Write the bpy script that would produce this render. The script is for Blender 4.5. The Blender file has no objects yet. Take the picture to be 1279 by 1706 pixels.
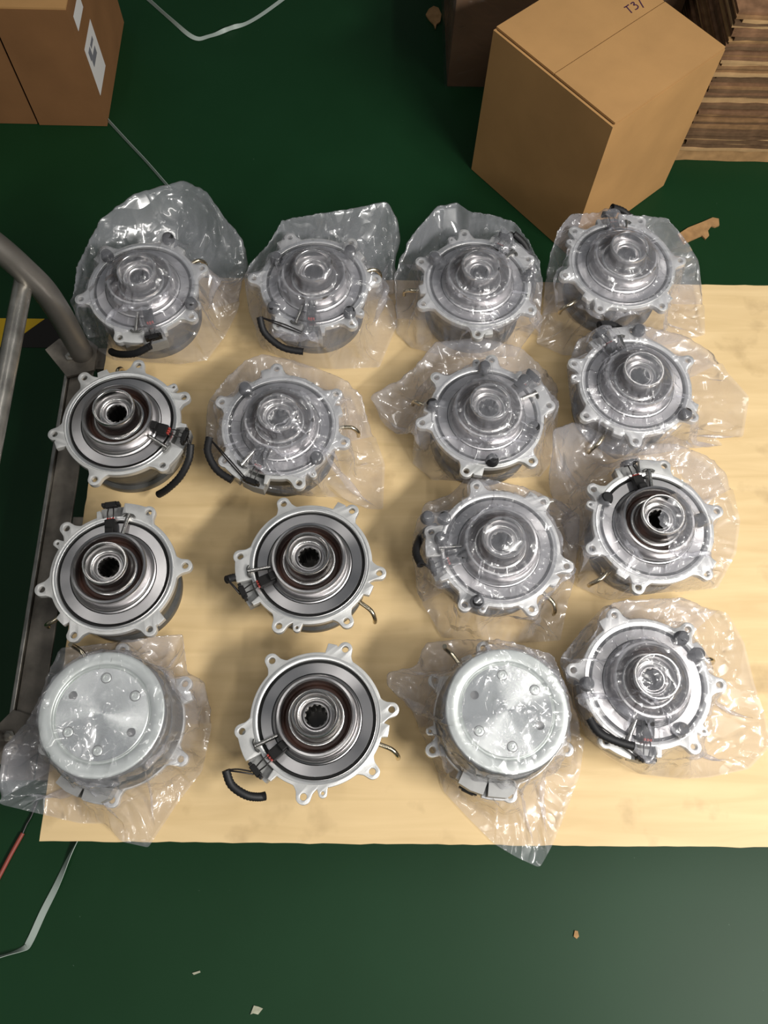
import bpy, bmesh, math, random
import numpy as np
from mathutils import Vector, Matrix

scene = bpy.context.scene
COL = scene.collection
PI = math.pi
# ------------------------------------------------------------------ camera
W, H = 1279, 1706
FPX = 1400.0
CAM_Z = 1.60
_n = np.array([605 - W / 2, 1412 - H / 2, FPX]); _n /= np.linalg.norm(_n)     # straight down, in camera axes
_x = np.array([1, 0, 0.]) - _n[0] * _n; _x /= np.linalg.norm(_x)
RW = np.array([_x, np.cross(-_n, _x), -_n])                                   # camera axes -> world
cam_d = bpy.data.cameras.new('camera')
cam = bpy.data.objects.new('camera', cam_d); COL.objects.link(cam)
cam_d.sensor_fit = 'VERTICAL'; cam_d.sensor_height = 36.0; cam_d.lens = FPX / H * 36.0
cam_d.clip_start = 0.02; cam_d.clip_end = 60
_cx, _cy, _cz = RW @ np.array([1, 0, 0.]), RW @ np.array([0, -1., 0]), RW @ np.array([0, 0, -1.])
cam.matrix_world = Matrix(((_cx[0], _cy[0], _cz[0], 0), (_cx[1], _cy[1], _cz[1], 0),
                           (_cx[2], _cy[2], _cz[2], CAM_Z), (0, 0, 0, 1)))
scene.camera = cam

# ------------------------------------------------------------------ light
scene.view_settings.view_transform = 'Standard'; scene.view_settings.look = 'None'
scene.view_settings.gamma = 1.0; scene.view_settings.use_curve_mapping = False
scene.view_settings.exposure = 0.0
world = bpy.data.worlds.new('workshop_light'); scene.world = world; world.use_nodes = True
world.node_tree.nodes['Background'].inputs[0].default_value = (0.80, 0.86, 0.92, 1)
world.node_tree.nodes['Background'].inputs[1].default_value = 0.14

def tube_lamp(x, y, z, power, ang=0.0, length=1.25, width=0.22, aim=None):
    l = bpy.data.lights.new('ceiling_tube_lamp', 'AREA'); l.shape = 'RECTANGLE'
    l.size = length; l.size_y = width; l.energy = power; l.color = (1.0, 0.97, 0.92)
    o = bpy.data.objects.new('ceiling_tube_lamp', l); COL.objects.link(o)
    o.location = (x, y, z); o.rotation_euler = (0, 0, ang)
    if aim is not None: o.rotation_euler = (Vector(aim) - Vector((x, y, z))).to_track_quat('-Z', 'Y').to_euler()
tube_lamp(1.80, -0.65, 2.20, 98, aim=(0.4, 0.6, 0.2))
for _x0, _y0, _p, _a in ((1.5, 0.3, 22, PI / 2), (0.1, -0.8, 9, 0), (-1.3, -0.6, 5, PI / 2), (-1.0, 1.3, 4, PI / 2), (1.5, 1.9, 5, PI / 2)):
    tube_lamp(_x0, _y0, 3.1, _p, _a, width=0.13)

# ------------------------------------------------------------------ pixel -> place on a level / on an upright plane
def ray(px, py):
    return RW @ np.array([px - W / 2, py - H / 2, FPX])
def P(px, py, z=0.0):
    d = ray(px, py); t = (z - CAM_Z) / d[2]
    return Vector((d[0] * t, d[1] * t, z))
def PY(px, py, y):
    d = ray(px, py); t = y / d[1]
    return Vector((d[0] * t, y, CAM_Z + d[2] * t))
def pix(p):
    c = RW.T @ np.array([p[0], p[1], p[2] - CAM_Z])
    return (W / 2 + FPX * c[0] / c[2], H / 2 + FPX * c[1] / c[2])

# ------------------------------------------------------------------ materials
def new_mat(name):
    m = bpy.data.materials.new(name); m.use_nodes = True
    return m, m.node_tree, m.node_tree.nodes['Principled BSDF']
def simple(name, col, rough=0.5, metal=0.0, spec=0.5, var=0.0, vscale=20.0, bump=0.0, bscale=200.0, coord='Object'):
    m, t, b = new_mat(name)
    b.inputs['Base Color'].default_value = (*col, 1); b.inputs['Roughness'].default_value = rough
    b.inputs['Metallic'].default_value = metal; b.inputs['Specular IOR Level'].default_value = spec
    tc = t.nodes.new('ShaderNodeTexCoord')
    if var:
        nz = t.nodes.new('ShaderNodeTexNoise'); nz.inputs['Scale'].default_value = vscale; nz.inputs['Detail'].default_value = 5
        t.links.new(tc.outputs[coord], nz.inputs['Vector'])
        rp = t.nodes.new('ShaderNodeValToRGB')
        rp.color_ramp.elements[0].position = 0.3; rp.color_ramp.elements[1].position = 0.7
        rp.color_ramp.elements[0].color = (*[c * (1 - var) for c in col], 1)
        rp.color_ramp.elements[1].color = (*[min(1, c * (1 + var)) for c in col], 1)
        t.links.new(nz.outputs['Fac'], rp.inputs['Fac']); t.links.new(rp.outputs['Color'], b.inputs['Base Color'])
    if bump:
        n2 = t.nodes.new('ShaderNodeTexNoise'); n2.inputs['Scale'].default_value = bscale; n2.inputs['Detail'].default_value = 3
        t.links.new(tc.outputs[coord], n2.inputs['Vector'])
        bp = t.nodes.new('ShaderNodeBump'); bp.inputs['Strength'].default_value = bump; bp.inputs['Distance'].default_value = 0.002
        t.links.new(n2.outputs['Fac'], bp.inputs['Height']); t.links.new(bp.outputs['Normal'], b.inputs['Normal'])
    return m
def turned(name, col, rough, aniso):
    m, t, b = new_mat(name)
    b.inputs['Base Color'].default_value = (*col, 1); b.inputs['Metallic'].default_value = 1.0
    b.inputs['Roughness'].default_value = rough; b.inputs['Anisotropic'].default_value = aniso
    tg = t.nodes.new('ShaderNodeTangent'); tg.direction_type = 'RADIAL'; tg.axis = 'Z'
    t.links.new(tg.outputs[0], b.inputs['Tangent'])
    tc = t.nodes.new('ShaderNodeTexCoord'); sp = t.nodes.new('ShaderNodeVectorMath'); sp.operation = 'LENGTH'
    mp = t.nodes.new('ShaderNodeMapping'); mp.inputs['Scale'].default_value = (1, 1, 0)
    t.links.new(tc.outputs['Object'], mp.inputs['Vector']); t.links.new(mp.outputs[0], sp.inputs[0])
    wv = t.nodes.new('ShaderNodeTexNoise'); wv.noise_dimensions = '1D'; wv.inputs['Scale'].default_value = 900
    t.links.new(sp.outputs['Value'], wv.inputs['W'])
    bp = t.nodes.new('ShaderNodeBump'); bp.inputs['Strength'].default_value = 0.02; bp.inputs['Distance'].default_value = 0.001
    t.links.new(wv.outputs['Fac'], bp.inputs['Height']); t.links.new(bp.outputs['Normal'], b.inputs['Normal'])
    return m

M = {}
M['alu'] = simple('cast_aluminium', (0.62, 0.62, 0.61), 0.42, 0.65, 0.5, 0.07, 60, 0.08, 500)
M['alu_lip'] = turned('machined_aluminium', (0.78, 0.78, 0.77), 0.32, 0.5)
M['body'] = simple('dark_cast_metal', (0.13, 0.13, 0.125), 0.48, 0.7, 0.5, 0.2, 40, 0.15, 300)
M['steel'] = turned('turned_steel', (0.56, 0.545, 0.55), 0.29, 0.88)
M['polish'] = turned('polished_steel', (0.56, 0.55, 0.54), 0.20, 0.5)
M['pulley'] = turned('turned_zinc', (0.72, 0.75, 0.73), 0.26, 0.85)
M['pulley_rim'] = simple('zinc_plate', (0.62, 0.66, 0.63), 0.36, 0.7, 0.5, 0.04, 80)
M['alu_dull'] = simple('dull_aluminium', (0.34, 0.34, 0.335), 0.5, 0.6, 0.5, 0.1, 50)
M['brown'] = simple('brown_seal', (0.030, 0.013, 0.009), 0.42, 0.0, 0.4, 0.2, 60)
M['black'] = simple('black_rubber', (0.010, 0.010, 0.011), 0.55, 0, 0.35)
M['blackgap'] = simple('black_oring', (0.006, 0.006, 0.006), 0.5, 0, 0.3)
M['plastic'] = simple('black_plastic', (0.010, 0.0095, 0.0095), 0.45, 0, 0.25, 0.2, 90)
M['red'] = simple('red_seal', (0.32, 0.035, 0.025), 0.45, 0)
M['wire'] = simple('dark_wire', (0.012, 0.010, 0.010), 0.4, 0)
M['pin'] = simple('bright_steel', (0.62, 0.60, 0.57), 0.22, 1.0)
M['tube'] = simple('plated_tube', (0.60, 0.53, 0.40), 0.22, 1.0)
M['grease'] = simple('bore_dark_steel', (0.10, 0.095, 0.09), 0.28, 0.9)
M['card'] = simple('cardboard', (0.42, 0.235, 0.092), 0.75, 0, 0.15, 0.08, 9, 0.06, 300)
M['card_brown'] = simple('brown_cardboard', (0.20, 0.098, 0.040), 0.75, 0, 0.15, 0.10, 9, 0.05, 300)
M['card_dark'] = simple('dark_cardboard', (0.135, 0.075, 0.038), 0.7, 0, 0.2, 0.15, 12)
M['card_edge'] = simple('cut_cardboard', (0.20, 0.11, 0.045), 0.85, 0, 0.1, 0.25, 60)
M['label'] = simple('white_paper', (0.62, 0.60, 0.58), 0.6, 0, 0.2)
M['ink'] = simple('grey_print', (0.16, 0.16, 0.18), 0.6, 0)
M['marker'] = simple('purple_marker', (0.045, 0.010, 0.045), 0.5, 0)
M['galv'] = simple('worn_galvanised_pipe', (0.42, 0.40, 0.36), 0.33, 0.9, 0.5, 0.35, 30, 0.12, 120)
M['pipe'] = simple('dull_steel_pipe', (0.20, 0.185, 0.165), 0.42, 0.75, 0.5, 0.15, 14)
M['frame'] = simple('rusty_frame_steel', (0.20, 0.178, 0.150), 0.48, 0.6, 0.4, 0.40, 22, 0.2, 160)
M['strap'] = simple('white_strap', (0.34, 0.40, 0.36), 0.45, 0, 0.4)
M['cord'] = simple('red_cord', (0.24, 0.045, 0.03), 0.5, 0)
M['yellow'] = simple('yellow_tape', (0.52, 0.33, 0.012), 0.5, 0, 0.3)
M['tape_black'] = simple('black_tape', (0.012, 0.010, 0.008), 0.5, 0, 0.3)
M['scrap'] = simple('torn_cardboard', (0.34, 0.20, 0.09), 0.8, 0, 0.1, 0.2, 60)
M['paper'] = simple('dirty_paper', (0.36, 0.36, 0.27), 0.8, 0, 0.1, 0.2, 90)

def floor_mat():
    m, t, b = new_mat('green_epoxy_floor')
    tc = t.nodes.new('ShaderNodeTexCoord')
    nz = t.nodes.new('ShaderNodeTexNoise'); nz.inputs['Scale'].default_value = 3.0; nz.inputs['Detail'].default_value = 6
    rp = t.nodes.new('ShaderNodeValToRGB'); rp.color_ramp.elements[0].position = 0.3; rp.color_ramp.elements[1].position = 0.75
    rp.color_ramp.elements[0].color = (0.0045, 0.029, 0.0085, 1); rp.color_ramp.elements[1].color = (0.0065, 0.036, 0.0120, 1)
    t.links.new(tc.outputs['Object'], nz.inputs['Vector']); t.links.new(nz.outputs['Fac'], rp.inputs['Fac'])
    sc = t.nodes.new('ShaderNodeTexNoise'); sc.inputs['Scale'].default_value = 140; sc.inputs['Detail'].default_value = 2
    r2 = t.nodes.new('ShaderNodeValToRGB'); r2.color_ramp.elements[0].position = 0.77; r2.color_ramp.elements[1].position = 0.82
    t.links.new(tc.outputs['Object'], sc.inputs['Vector']); t.links.new(sc.outputs['Fac'], r2.inputs['Fac'])
    mx = t.nodes.new('ShaderNodeMixRGB'); mx.inputs[2].default_value = (0.08, 0.13, 0.09, 1)
    t.links.new(r2.outputs['Color'], mx.inputs[0]); t.links.new(rp.outputs['Color'], mx.inputs[1])
    t.links.new(mx.outputs[0], b.inputs['Base Color'])
    b.inputs['Roughness'].default_value = 0.48; b.inputs['Specular IOR Level'].default_value = 0.18
    return m
def ply_mat():
    m, t, b = new_mat('pale_plywood')
    tc = t.nodes.new('ShaderNodeTexCoord'); mp = t.nodes.new('ShaderNodeMapping'); mp.inputs['Scale'].default_value = (1.2, 11, 1)
    t.links.new(tc.outputs['Object'], mp.inputs['Vector'])
    nz = t.nodes.new('ShaderNodeTexNoise'); nz.inputs['Scale'].default_value = 3.2; nz.inputs['Detail'].default_value = 7
    nz.inputs['Distortion'].default_value = 0.8
    t.links.new(mp.outputs[0], nz.inputs['Vector'])
    rp = t.nodes.new('ShaderNodeValToRGB'); rp.color_ramp.elements[0].position = 0.28; rp.color_ramp.elements[1].position = 0.72
    rp.color_ramp.elements[0].color = (0.56, 0.405, 0.205, 1); rp.color_ramp.elements[1].color = (0.67, 0.50, 0.270, 1)
    t.links.new(nz.outputs['Fac'], rp.inputs['Fac'])
    n2 = t.nodes.new('ShaderNodeTexNoise'); n2.inputs['Scale'].default_value = 13; n2.inputs['Detail'].default_value = 4
    t.links.new(tc.outputs['Object'], n2.inputs['Vector'])
    r2 = t.nodes.new('ShaderNodeValToRGB'); r2.color_ramp.elements[0].position = 0.57; r2.color_ramp.elements[1].position = 0.76
    r2.color_ramp.elements[1].color = (0.55, 0.55, 0.55, 1)
    t.links.new(n2.outputs['Fac'], r2.inputs['Fac'])
    mx = t.nodes.new('ShaderNodeMixRGB'); mx.inputs[2].default_value = (0.28, 0.185, 0.09, 1)
    t.links.new(r2.outputs['Color'], mx.inputs[0]); t.links.new(rp.outputs['Color'], mx.inputs[1])
    t.links.new(mx.outputs[0], b.inputs['Base Color'])
    b.inputs['Roughness'].default_value = 0.5; b.inputs['Specular IOR Level'].default_value = 0.3
    return m
def film_mat(name, haze, gloss, crumple=1.0):
    m = bpy.data.materials.new(name); m.use_nodes = True; t = m.node_tree
    t.nodes.clear(); N = t.nodes.new; L = t.links.new
    def mth(op, a_, b_=None):
        q = N('ShaderNodeMath'); q.operation = op
        for k, v in enumerate((a_, b_)):
            if v is None: continue
            if isinstance(v, (int, float)): q.inputs[k].default_value = v
            else: L(v, q.inputs[k])
        return q.outputs[0]
    out = N('ShaderNodeOutputMaterial')
    tr = N('ShaderNodeBsdfTransparent'); tr.inputs[0].default_value = (0.99, 0.985, 0.99, 1)
    df = N('ShaderNodeBsdfDiffuse'); df.inputs[0].default_value = (0.87, 0.885, 0.97, 1)
    tl = N('ShaderNodeBsdfTranslucent'); tl.inputs[0].default_value = (0.84, 0.84, 0.89, 1)
    g1 = N('ShaderNodeBsdfGlossy'); g1.inputs['Roughness'].default_value = 0.07
    g2 = N('ShaderNodeBsdfGlossy'); g2.inputs['Roughness'].default_value = 0.33
    tc = N('ShaderNodeTexCoord'); oi = N('ShaderNodeObjectInfo')
    of = N('ShaderNodeVectorMath'); of.operation = 'ADD'; L(tc.outputs['Object'], of.inputs[0]); L(oi.outputs['Location'], of.inputs[1])
    n0 = N('ShaderNodeTexNoise'); n0.inputs['Scale'].default_value = 14; n0.inputs['Detail'].default_value = 2; L(of.outputs[0], n0.inputs['Vector'])
    wp = N('ShaderNodeMixRGB'); wp.blend_type = 'ADD'; wp.inputs[0].default_value = 0.07; L(of.outputs[0], wp.inputs[1]); L(n0.outputs['Color'], wp.inputs[2])
    # flat facets between creases: each cell of the crumpled film tilts its own way
    vo = N('ShaderNodeTexVoronoi'); vo.inputs['Scale'].default_value = 12; L(wp.outputs[0], vo.inputs['Vector'])
    tilt = N('ShaderNodeVectorMath'); tilt.operation = 'SUBTRACT'; tilt.inputs[1].default_value = (0.5, 0.5, 0.5); L(vo.outputs['Color'], tilt.inputs[0])
    ts = N('ShaderNodeVectorMath'); ts.operation = 'SCALE'; ts.inputs['Scale'].default_value = 0.36 * crumple; L(tilt.outputs[0], ts.inputs[0])
    # long sharp creases: ridges along the level lines of a slow noise
    def crease(scale, dist):
        z = N('ShaderNodeTexNoise'); z.inputs['Scale'].default_value = scale; z.inputs['Detail'].default_value = 1.5; z.inputs['Distortion'].default_value = 0.6
        L(of.outputs[0], z.inputs['Vector'])
        r = N('ShaderNodeMapRange'); r.inputs['From Max'].default_value = 0.09; L(mth('ABSOLUTE', mth('SUBTRACT', z.outputs['Fac'], 0.5)), r.inputs['Value'])
        b_ = N('ShaderNodeBump'); b_.inputs['Strength'].default_value = 0.85 * crumple; b_.inputs['Distance'].default_value = dist; L(r.outputs[0], b_.inputs['Height'])
        return b_
    c1 = crease(6.5, 0.009); c2 = crease(15, 0.0030); L(c1.outputs[0], c2.inputs['Normal'])
    nn = N('ShaderNodeVectorMath'); nn.operation = 'ADD'; L(c2.outputs[0], nn.inputs[0]); L(ts.outputs[0], nn.inputs[1])
    nm = N('ShaderNodeVectorMath'); nm.operation = 'NORMALIZE'; L(nn.outputs[0], nm.inputs[0])
    L(nm.outputs[0], g1.inputs['Normal']); L(nm.outputs[0], g2.inputs['Normal'])
    ge = N('ShaderNodeNewGeometry'); dt = N('ShaderNodeVectorMath'); dt.operation = 'DOT_PRODUCT'
    L(ge.outputs['Incoming'], dt.inputs[0]); L(nm.outputs[0], dt.inputs[1])
    cs = mth('MINIMUM', mth('ABSOLUTE', dt.outputs['Value']), 1.0); sch = mth('POWER', mth('SUBTRACT', 1.0, cs), 5.0)   # thin-film Fresnel, both faces
    mu = N('ShaderNodeMath'); mu.operation = 'MULTIPLY'; mu.inputs[1].default_value = gloss; mu.use_clamp = True
    L(mth('ADD', 0.085, mth('MULTIPLY', sch, 0.6)), mu.inputs[0])
    gm = N('ShaderNodeMixShader'); gm.inputs[0].default_value = 0.5; L(g1.outputs[0], gm.inputs[1]); L(g2.outputs[0], gm.inputs[2])
    hz = N('ShaderNodeMixShader'); hz.inputs[0].default_value = 0.45; L(df.outputs[0], hz.inputs[1]); L(tl.outputs[0], hz.inputs[2])
    m1 = N('ShaderNodeMixShader'); m1.inputs[0].default_value = haze; L(tr.outputs[0], m1.inputs[1]); L(hz.outputs[0], m1.inputs[2])
    m2 = N('ShaderNodeMixShader'); L(mu.outputs[0], m2.inputs[0]); L(m1.outputs[0], m2.inputs[1]); L(gm.outputs[0], m2.inputs[2])
    L(m2.outputs[0], out.inputs['Surface'])
    return m
M['floor'] = floor_mat(); M['ply'] = ply_mat()
M['film'] = film_mat('clear_polythene', 0.165, 1.12)
M['wrap'] = film_mat('stretch_wrap', 0.02, 0.6)

# ------------------------------------------------------------------ helpers
def link(o, parent=None):
    COL.objects.link(o)
    if parent is not None: o.parent = parent
    return o
def tag(o, label, cat, group=None):
    o['label'] = label; o['category'] = cat
    if group: o['group'] = group
    return o
def empty(name, loc, rz=0.0, rx=0.0):
    o = bpy.data.objects.new(name, None); o.empty_display_size = 0.03; COL.objects.link(o)
    o.location = loc; o.rotation_euler = (rx, 0, rz); return o
def mesh_from(name, verts, faces, mat, smooth=True, angle=40):
    me = bpy.data.meshes.new(name); me.from_pydata([tuple(v) for v in verts], [], faces); me.update()
    bm = bmesh.new(); bm.from_mesh(me); bmesh.ops.recalc_face_normals(bm, faces=bm.faces)
    if smooth:
        for f in bm.faces: f.smooth = True
        lim = math.radians(angle)
        for e in bm.edges:
            if len(e.link_faces) == 2 and e.calc_face_angle(0) > lim: e.smooth = False
    bm.to_mesh(me); bm.free(); me.materials.append(mat); return me
def obj(name, me, parent=None):
    return link(bpy.data.objects.new(name, me), parent)
def lathe(name, prof, mat, seg=72, rmod=None, closed=False):
    V, F = [], []; n = len(prof)
    for i in range(seg):
        a = 2 * PI * i / seg
        for r, z in prof:
            rr = r if rmod is None else rmod(r, z, a)
            V.append((rr * math.cos(a), rr * math.sin(a), z))
    for i in range(seg):
        j = (i + 1) % seg
        for k in range(n if closed else n - 1):
            k2 = (k + 1) % n
            F.append((i * n + k, j * n + k, j * n + k2, i * n + k2))
    me = mesh_from(name, V, F, mat)
    bm = bmesh.new(); bm.from_mesh(me)
    bmesh.ops.remove_doubles(bm, verts=bm.verts, dist=1e-6); bm.to_mesh(me); bm.free()
    return me
def smooth_path(pts, n=6):
    pts = [Vector(p) for p in pts]; out = []
    for i in range(len(pts) - 1):
        p0 = pts[max(i - 1, 0)]; p1 = pts[i]; p2 = pts[i + 1]; p3 = pts[min(i + 2, len(pts) - 1)]
        for k in range(n):
            t = k / n
            out.append(0.5 * ((2 * p1) + (p2 - p0) * t + (2 * p0 - 5 * p1 + 4 * p2 - p3) * t * t + (3 * p1 - p0 - 3 * p2 + p3) * t ** 3))
    out.append(pts[-1]); return out
def tube(name, pts, rad, mat, seg=12, n=6, smoothpath=True, ridge=0.0):
    path = smooth_path(pts, n) if smoothpath and len(pts) > 2 else [Vector(p) for p in pts]
    V, F = [], []; up = Vector((0, 0, 1)); prev = None
    for i, p in enumerate(path):
        d = (path[min(i + 1, len(path) - 1)] - path[max(i - 1, 0)]).normalized()
        if prev is None:
            a = d.cross(up)
            if a.length < 1e-3: a = d.cross(Vector((1, 0, 0)))
        else:
            a = prev - d * prev.dot(d)
        a.normalize(); b = d.cross(a); prev = a
        r = rad(i / (len(path) - 1)) if callable(rad) else rad
        if ridge and i % 2: r *= (1 - ridge)
        for k in range(seg):
            t = 2 * PI * k / seg; V.append(p + a * (r * math.cos(t)) + b * (r * math.sin(t)))
    for i in range(len(path) - 1):
        for k in range(seg):
            k2 = (k + 1) % seg; F.append((i * seg + k, i * seg + k2, (i + 1) * seg + k2, (i + 1) * seg + k))
    F.append(tuple(range(seg))[::-1]); F.append(tuple((len(path) - 1) * seg + k for k in range(seg)))
    return mesh_from(name, V, F, mat, angle=60)
def box_me(name, size, mat, bevel=0.001, loc=(0, 0, 0), rot=None):
    bm = bmesh.new(); bmesh.ops.create_cube(bm, size=1.0)
    bmesh.ops.scale(bm, vec=size, verts=bm.verts)
    if bevel: bmesh.ops.bevel(bm, geom=bm.edges[:], offset=bevel, segments=2, affect='EDGES', profile=0.5)
    if rot is not None: bmesh.ops.rotate(bm, verts=bm.verts, matrix=rot)
    bmesh.ops.translate(bm, vec=loc, verts=bm.verts)
    me = bpy.data.meshes.new(name); bm.to_mesh(me); bm.free(); me.materials.append(mat); return me
def prism(name, pts2, z0, z1, mat, holes=(), bevel=0.0):
    """flat plate with an outline and holes, extruded from z0 to z1"""
    cu = bpy.data.curves.new(name, 'CURVE'); cu.dimensions = '2D'; cu.fill_mode = 'BOTH'
    for loop in [pts2] + list(holes):
        s = cu.splines.new('POLY'); s.points.add(len(loop) - 1); s.use_cyclic_u = True
        for q, p in zip(s.points, loop): q.co = (p[0], p[1], 0, 1)
    cu.extrude = (z1 - z0) / 2 - bevel; cu.bevel_depth = bevel; cu.bevel_resolution = 1; cu.offset = -bevel
    o = bpy.data.objects.new(name, cu); COL.objects.link(o)
    dg = bpy.context.evaluated_depsgraph_get()
    me = bpy.data.meshes.new_from_object(o.evaluated_get(dg)); bpy.data.objects.remove(o); bpy.data.curves.remove(cu)
    me.name = name; bm = bmesh.new(); bm.from_mesh(me); bmesh.ops.remove_doubles(bm, verts=bm.verts, dist=1e-6)
    bmesh.ops.translate(bm, vec=(0, 0, (z0 + z1) / 2), verts=bm.verts)
    for f in bm.faces: f.smooth = True
    for e in bm.edges:
        if len(e.link_faces) != 2 or e.calc_face_angle(0) > math.radians(25): e.smooth = False
    bm.to_mesh(me); bm.free(); me.materials.clear(); me.materials.append(mat); return me
def pol(r, deg, z=0.0):
    a = math.radians(deg); return Vector((r * math.cos(a), r * math.sin(a), z))
def circ(cx, cy, r, n=20, rev=False):
    a = [(cx + r * math.cos(2 * PI * k / n), cy + r * math.sin(2 * PI * k / n)) for k in range(n)]
    return a[::-1] if rev else a

BOARD_Z = 0.25

# ------------------------------------------------------------------ floor
fl = obj('floor', box_me('floor', (9, 9, 0.1), M['floor'], 0, (0, 1, -0.05))); fl['kind'] = 'structure'

M['wall'] = simple('grey_wall_paint', (0.42, 0.43, 0.42), 0.7, 0, 0.2, 0.05, 2)
for nm, sz, lc in (('wall_left', (0.1, 9, 3.4), (-4.55, 1, 1.6)), ('wall_right', (0.1, 9, 3.4), (4.55, 1, 1.6)),
                   ('wall_back', (9, 0.1, 3.4), (0, 5.55, 1.6)), ('wall_front', (9, 0.1, 3.4), (0, -3.55, 1.6))):
    w_ = obj(nm, box_me(nm, sz, M['wall'], 0, lc)); w_['kind'] = 'structure'
# ------------------------------------------------------------------ trolley and board
def build_trolley():
    zt = BOARD_Z - 0.014
    a, b = P(107, 585, zt + 0.006), P(22, 1190, zt + 0.006)
    xo = (a.x + b.x) / 2; y1 = P(105, 575, zt).y; y0 = P(40, 1300, zt).y
    t = empty('platform_trolley', (xo, (y0 + y1) / 2, 0))
    tag(t, 'rusty steel platform trolley with pipe handle under the plywood board', 'trolley')
    O = Vector(t.location)
    L = y1 - y0; wid = 1.36
    def bx(name, lo, hi, mat, bev=0.0015):
        lo = Vector(lo); hi = Vector(hi)
        o = obj(name, box_me(name, tuple(hi - lo), mat, bev, tuple((lo + hi) / 2 - O)), t); return o
    # side angle irons: upright flange + flat flange
    for x, s in ((xo, 1), (xo + wid, -1)):
        lo, hi = sorted((x, x + s * 0.007)); bx('side_rail', (lo, y0, zt - 0.045), (hi, y1, zt + 0.006), M['galv'])
        lo, hi = sorted((x + s * 0.0075, x + s * 0.050)); bx('side_flat', (lo, y0, zt - 0.006), (hi, y1, zt - 0.001), M['frame'])
    for y in (y0, (y0 + y1) / 2, y1 - 0.05):
        bx('cross_member', (xo + 0.052, y, zt - 0.040), (xo + wid - 0.052, y + 0.045, zt - 0.0005), M['frame'])
    bx('weld_bead', (xo + 0.010, P(100, 617, zt).y - 0.004, zt - 0.001), (xo + 0.045, P(100, 617, zt).y + 0.003, zt + 0.004), M['galv'], 0.001)
    # gussets at the handle feet
    for y, sg in ((y1 - 0.03, 1), (y0 + 0.06, -1)):
        g = [(-0.040, 0.012 * sg), (-0.018, 0.036 * sg), (0.030, 0.040 * sg), (0.056, 0.020 * sg), (0.056, -0.03 * sg), (0.008, -0.045 * sg)]
        if sg < 0: g = g[::-1]
        me = prism('gusset_plate', [(p[0] + xo - O.x, p[1] + y - O.y) for p in g], zt + 0.0065, zt + 0.012, M['frame'])
        obj('gusset_plate', me, t)
        for bxo, byo in ((0.010, -0.004), (0.020, 0.016)):
            bo = obj('bolt', lathe('bolt', [(0.0, 0.011), (0.004, 0.011), (0.0045, 0.008), (0.0046, 0.006), (0.009, 0.006), (0.009, 0.0), (0, 0)], M['galv'], 6), t)
            bo.location = (xo + bxo - O.x, y + byo * sg - O.y, zt + 0.012)
    # handle: two bent posts and cross bars
    yp = P(128, 580, zt + 0.03).y
    px = [(131, 585), (117, 553), (97, 518), (72, 482), (40, 450), (0, 415), (-55, 375), (-130, 325)]
    pts = [PY(x, y, yp) for x, y in px]
    pts = [Vector((pts[0].x + 0.004, yp, zt + 0.012))] + pts[1:]
    obj('handle_post', tube('handle_post', [p - O for p in pts], 0.0205, M['pipe'], 20), t)
    yq = y0 + 0.055
    pts2 = [Vector((p.x - 0.045, yq, p.z)) for p in pts]
    obj('handle_post', tube('handle_post', [p - O for p in pts2], 0.0205, M['pipe'], 20), t)
    j = PY(40, 466, yp); 
    obj('handle_bar', tube('handle_bar', [(j.x - O.x, yq - O.y, j.z - O.z), (j.x - O.x, yp - O.y, j.z - O.z)], 0.0150, M['galv'], 20, smoothpath=False), t)
    e = pts[-1]
    obj('handle_grip', tube('handle_grip', [(e.x - O.x, yq - O.y, e.z), (e.x - O.x, yp - O.y, e.z)], 0.0200, M['pipe'], 20, smoothpath=False), t)
    # casters
    for x in (xo + 0.14, xo + wid - 0.14):
        for y in (y0 + 0.10, y1 - 0.10):
            w = obj('caster_wheel', lathe('caster_wheel', [(0.012, -0.018), (0.058, -0.018), (0.065, -0.012), (0.065, 0.012), (0.058, 0.018), (0.012, 0.018)], M['black'], 32, closed=True), t)
            w.rotation_euler = (PI / 2, 0, 0); w.location = (x - O.x, y - O.y, 0.066)
            f = obj('caster_fork', box_me('caster_fork', (0.05, 0.055, zt - 0.040 - 0.133), M['frame'], 0.002, (0, 0, 0)), t)
            f.location = (x - O.x, y - O.y, (zt - 0.040 + 0.133) / 2)
            k = obj('caster_beam', box_me('caster_beam', (0.07, 0.2, 0.036), M['frame'], 0.002), t); k.location = (x - O.x, y - O.y, zt - 0.0205)
    return t, zt
trolley, ZT = build_trolley()

def build_board():
    zb = BOARD_Z
    l0, l1 = P(66, 1401, zb), P(146, 812, zb)
    yb = P(640, 1405, zb).y; yt = P(1230, 475, zb).y
    xl = (l0.x + l1.x) / 2; xr = P(1279, 900, zb).x + 0.16
    pts = []
    rnd = random.Random(3)
    def edge(a, b, n):
        for k in range(n):
            t = k / n; j = rnd.uniform(-0.0009, 0.0009)
            pts.append((a[0] + (b[0] - a[0]) * t + j, a[1] + (b[1] - a[1]) * t + j))
    c = [(l0.x, l0.y), (xr, yb - 0.008), (xr, yt), (l1.x - (l0.x - l1.x) * 0.55, yt)]
    for i in range(4): edge(c[i], c[(i + 1) % 4], 70)
    me = prism('plywood_board', pts, ZT - zb, 0.0, M['ply'])
    o = obj('plywood_board', me); o.location = (0, 0, zb)
    tag(o, 'large pale plywood sheet lying on the trolley under all the clutches', 'board')
    return o
board = build_board()

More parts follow.
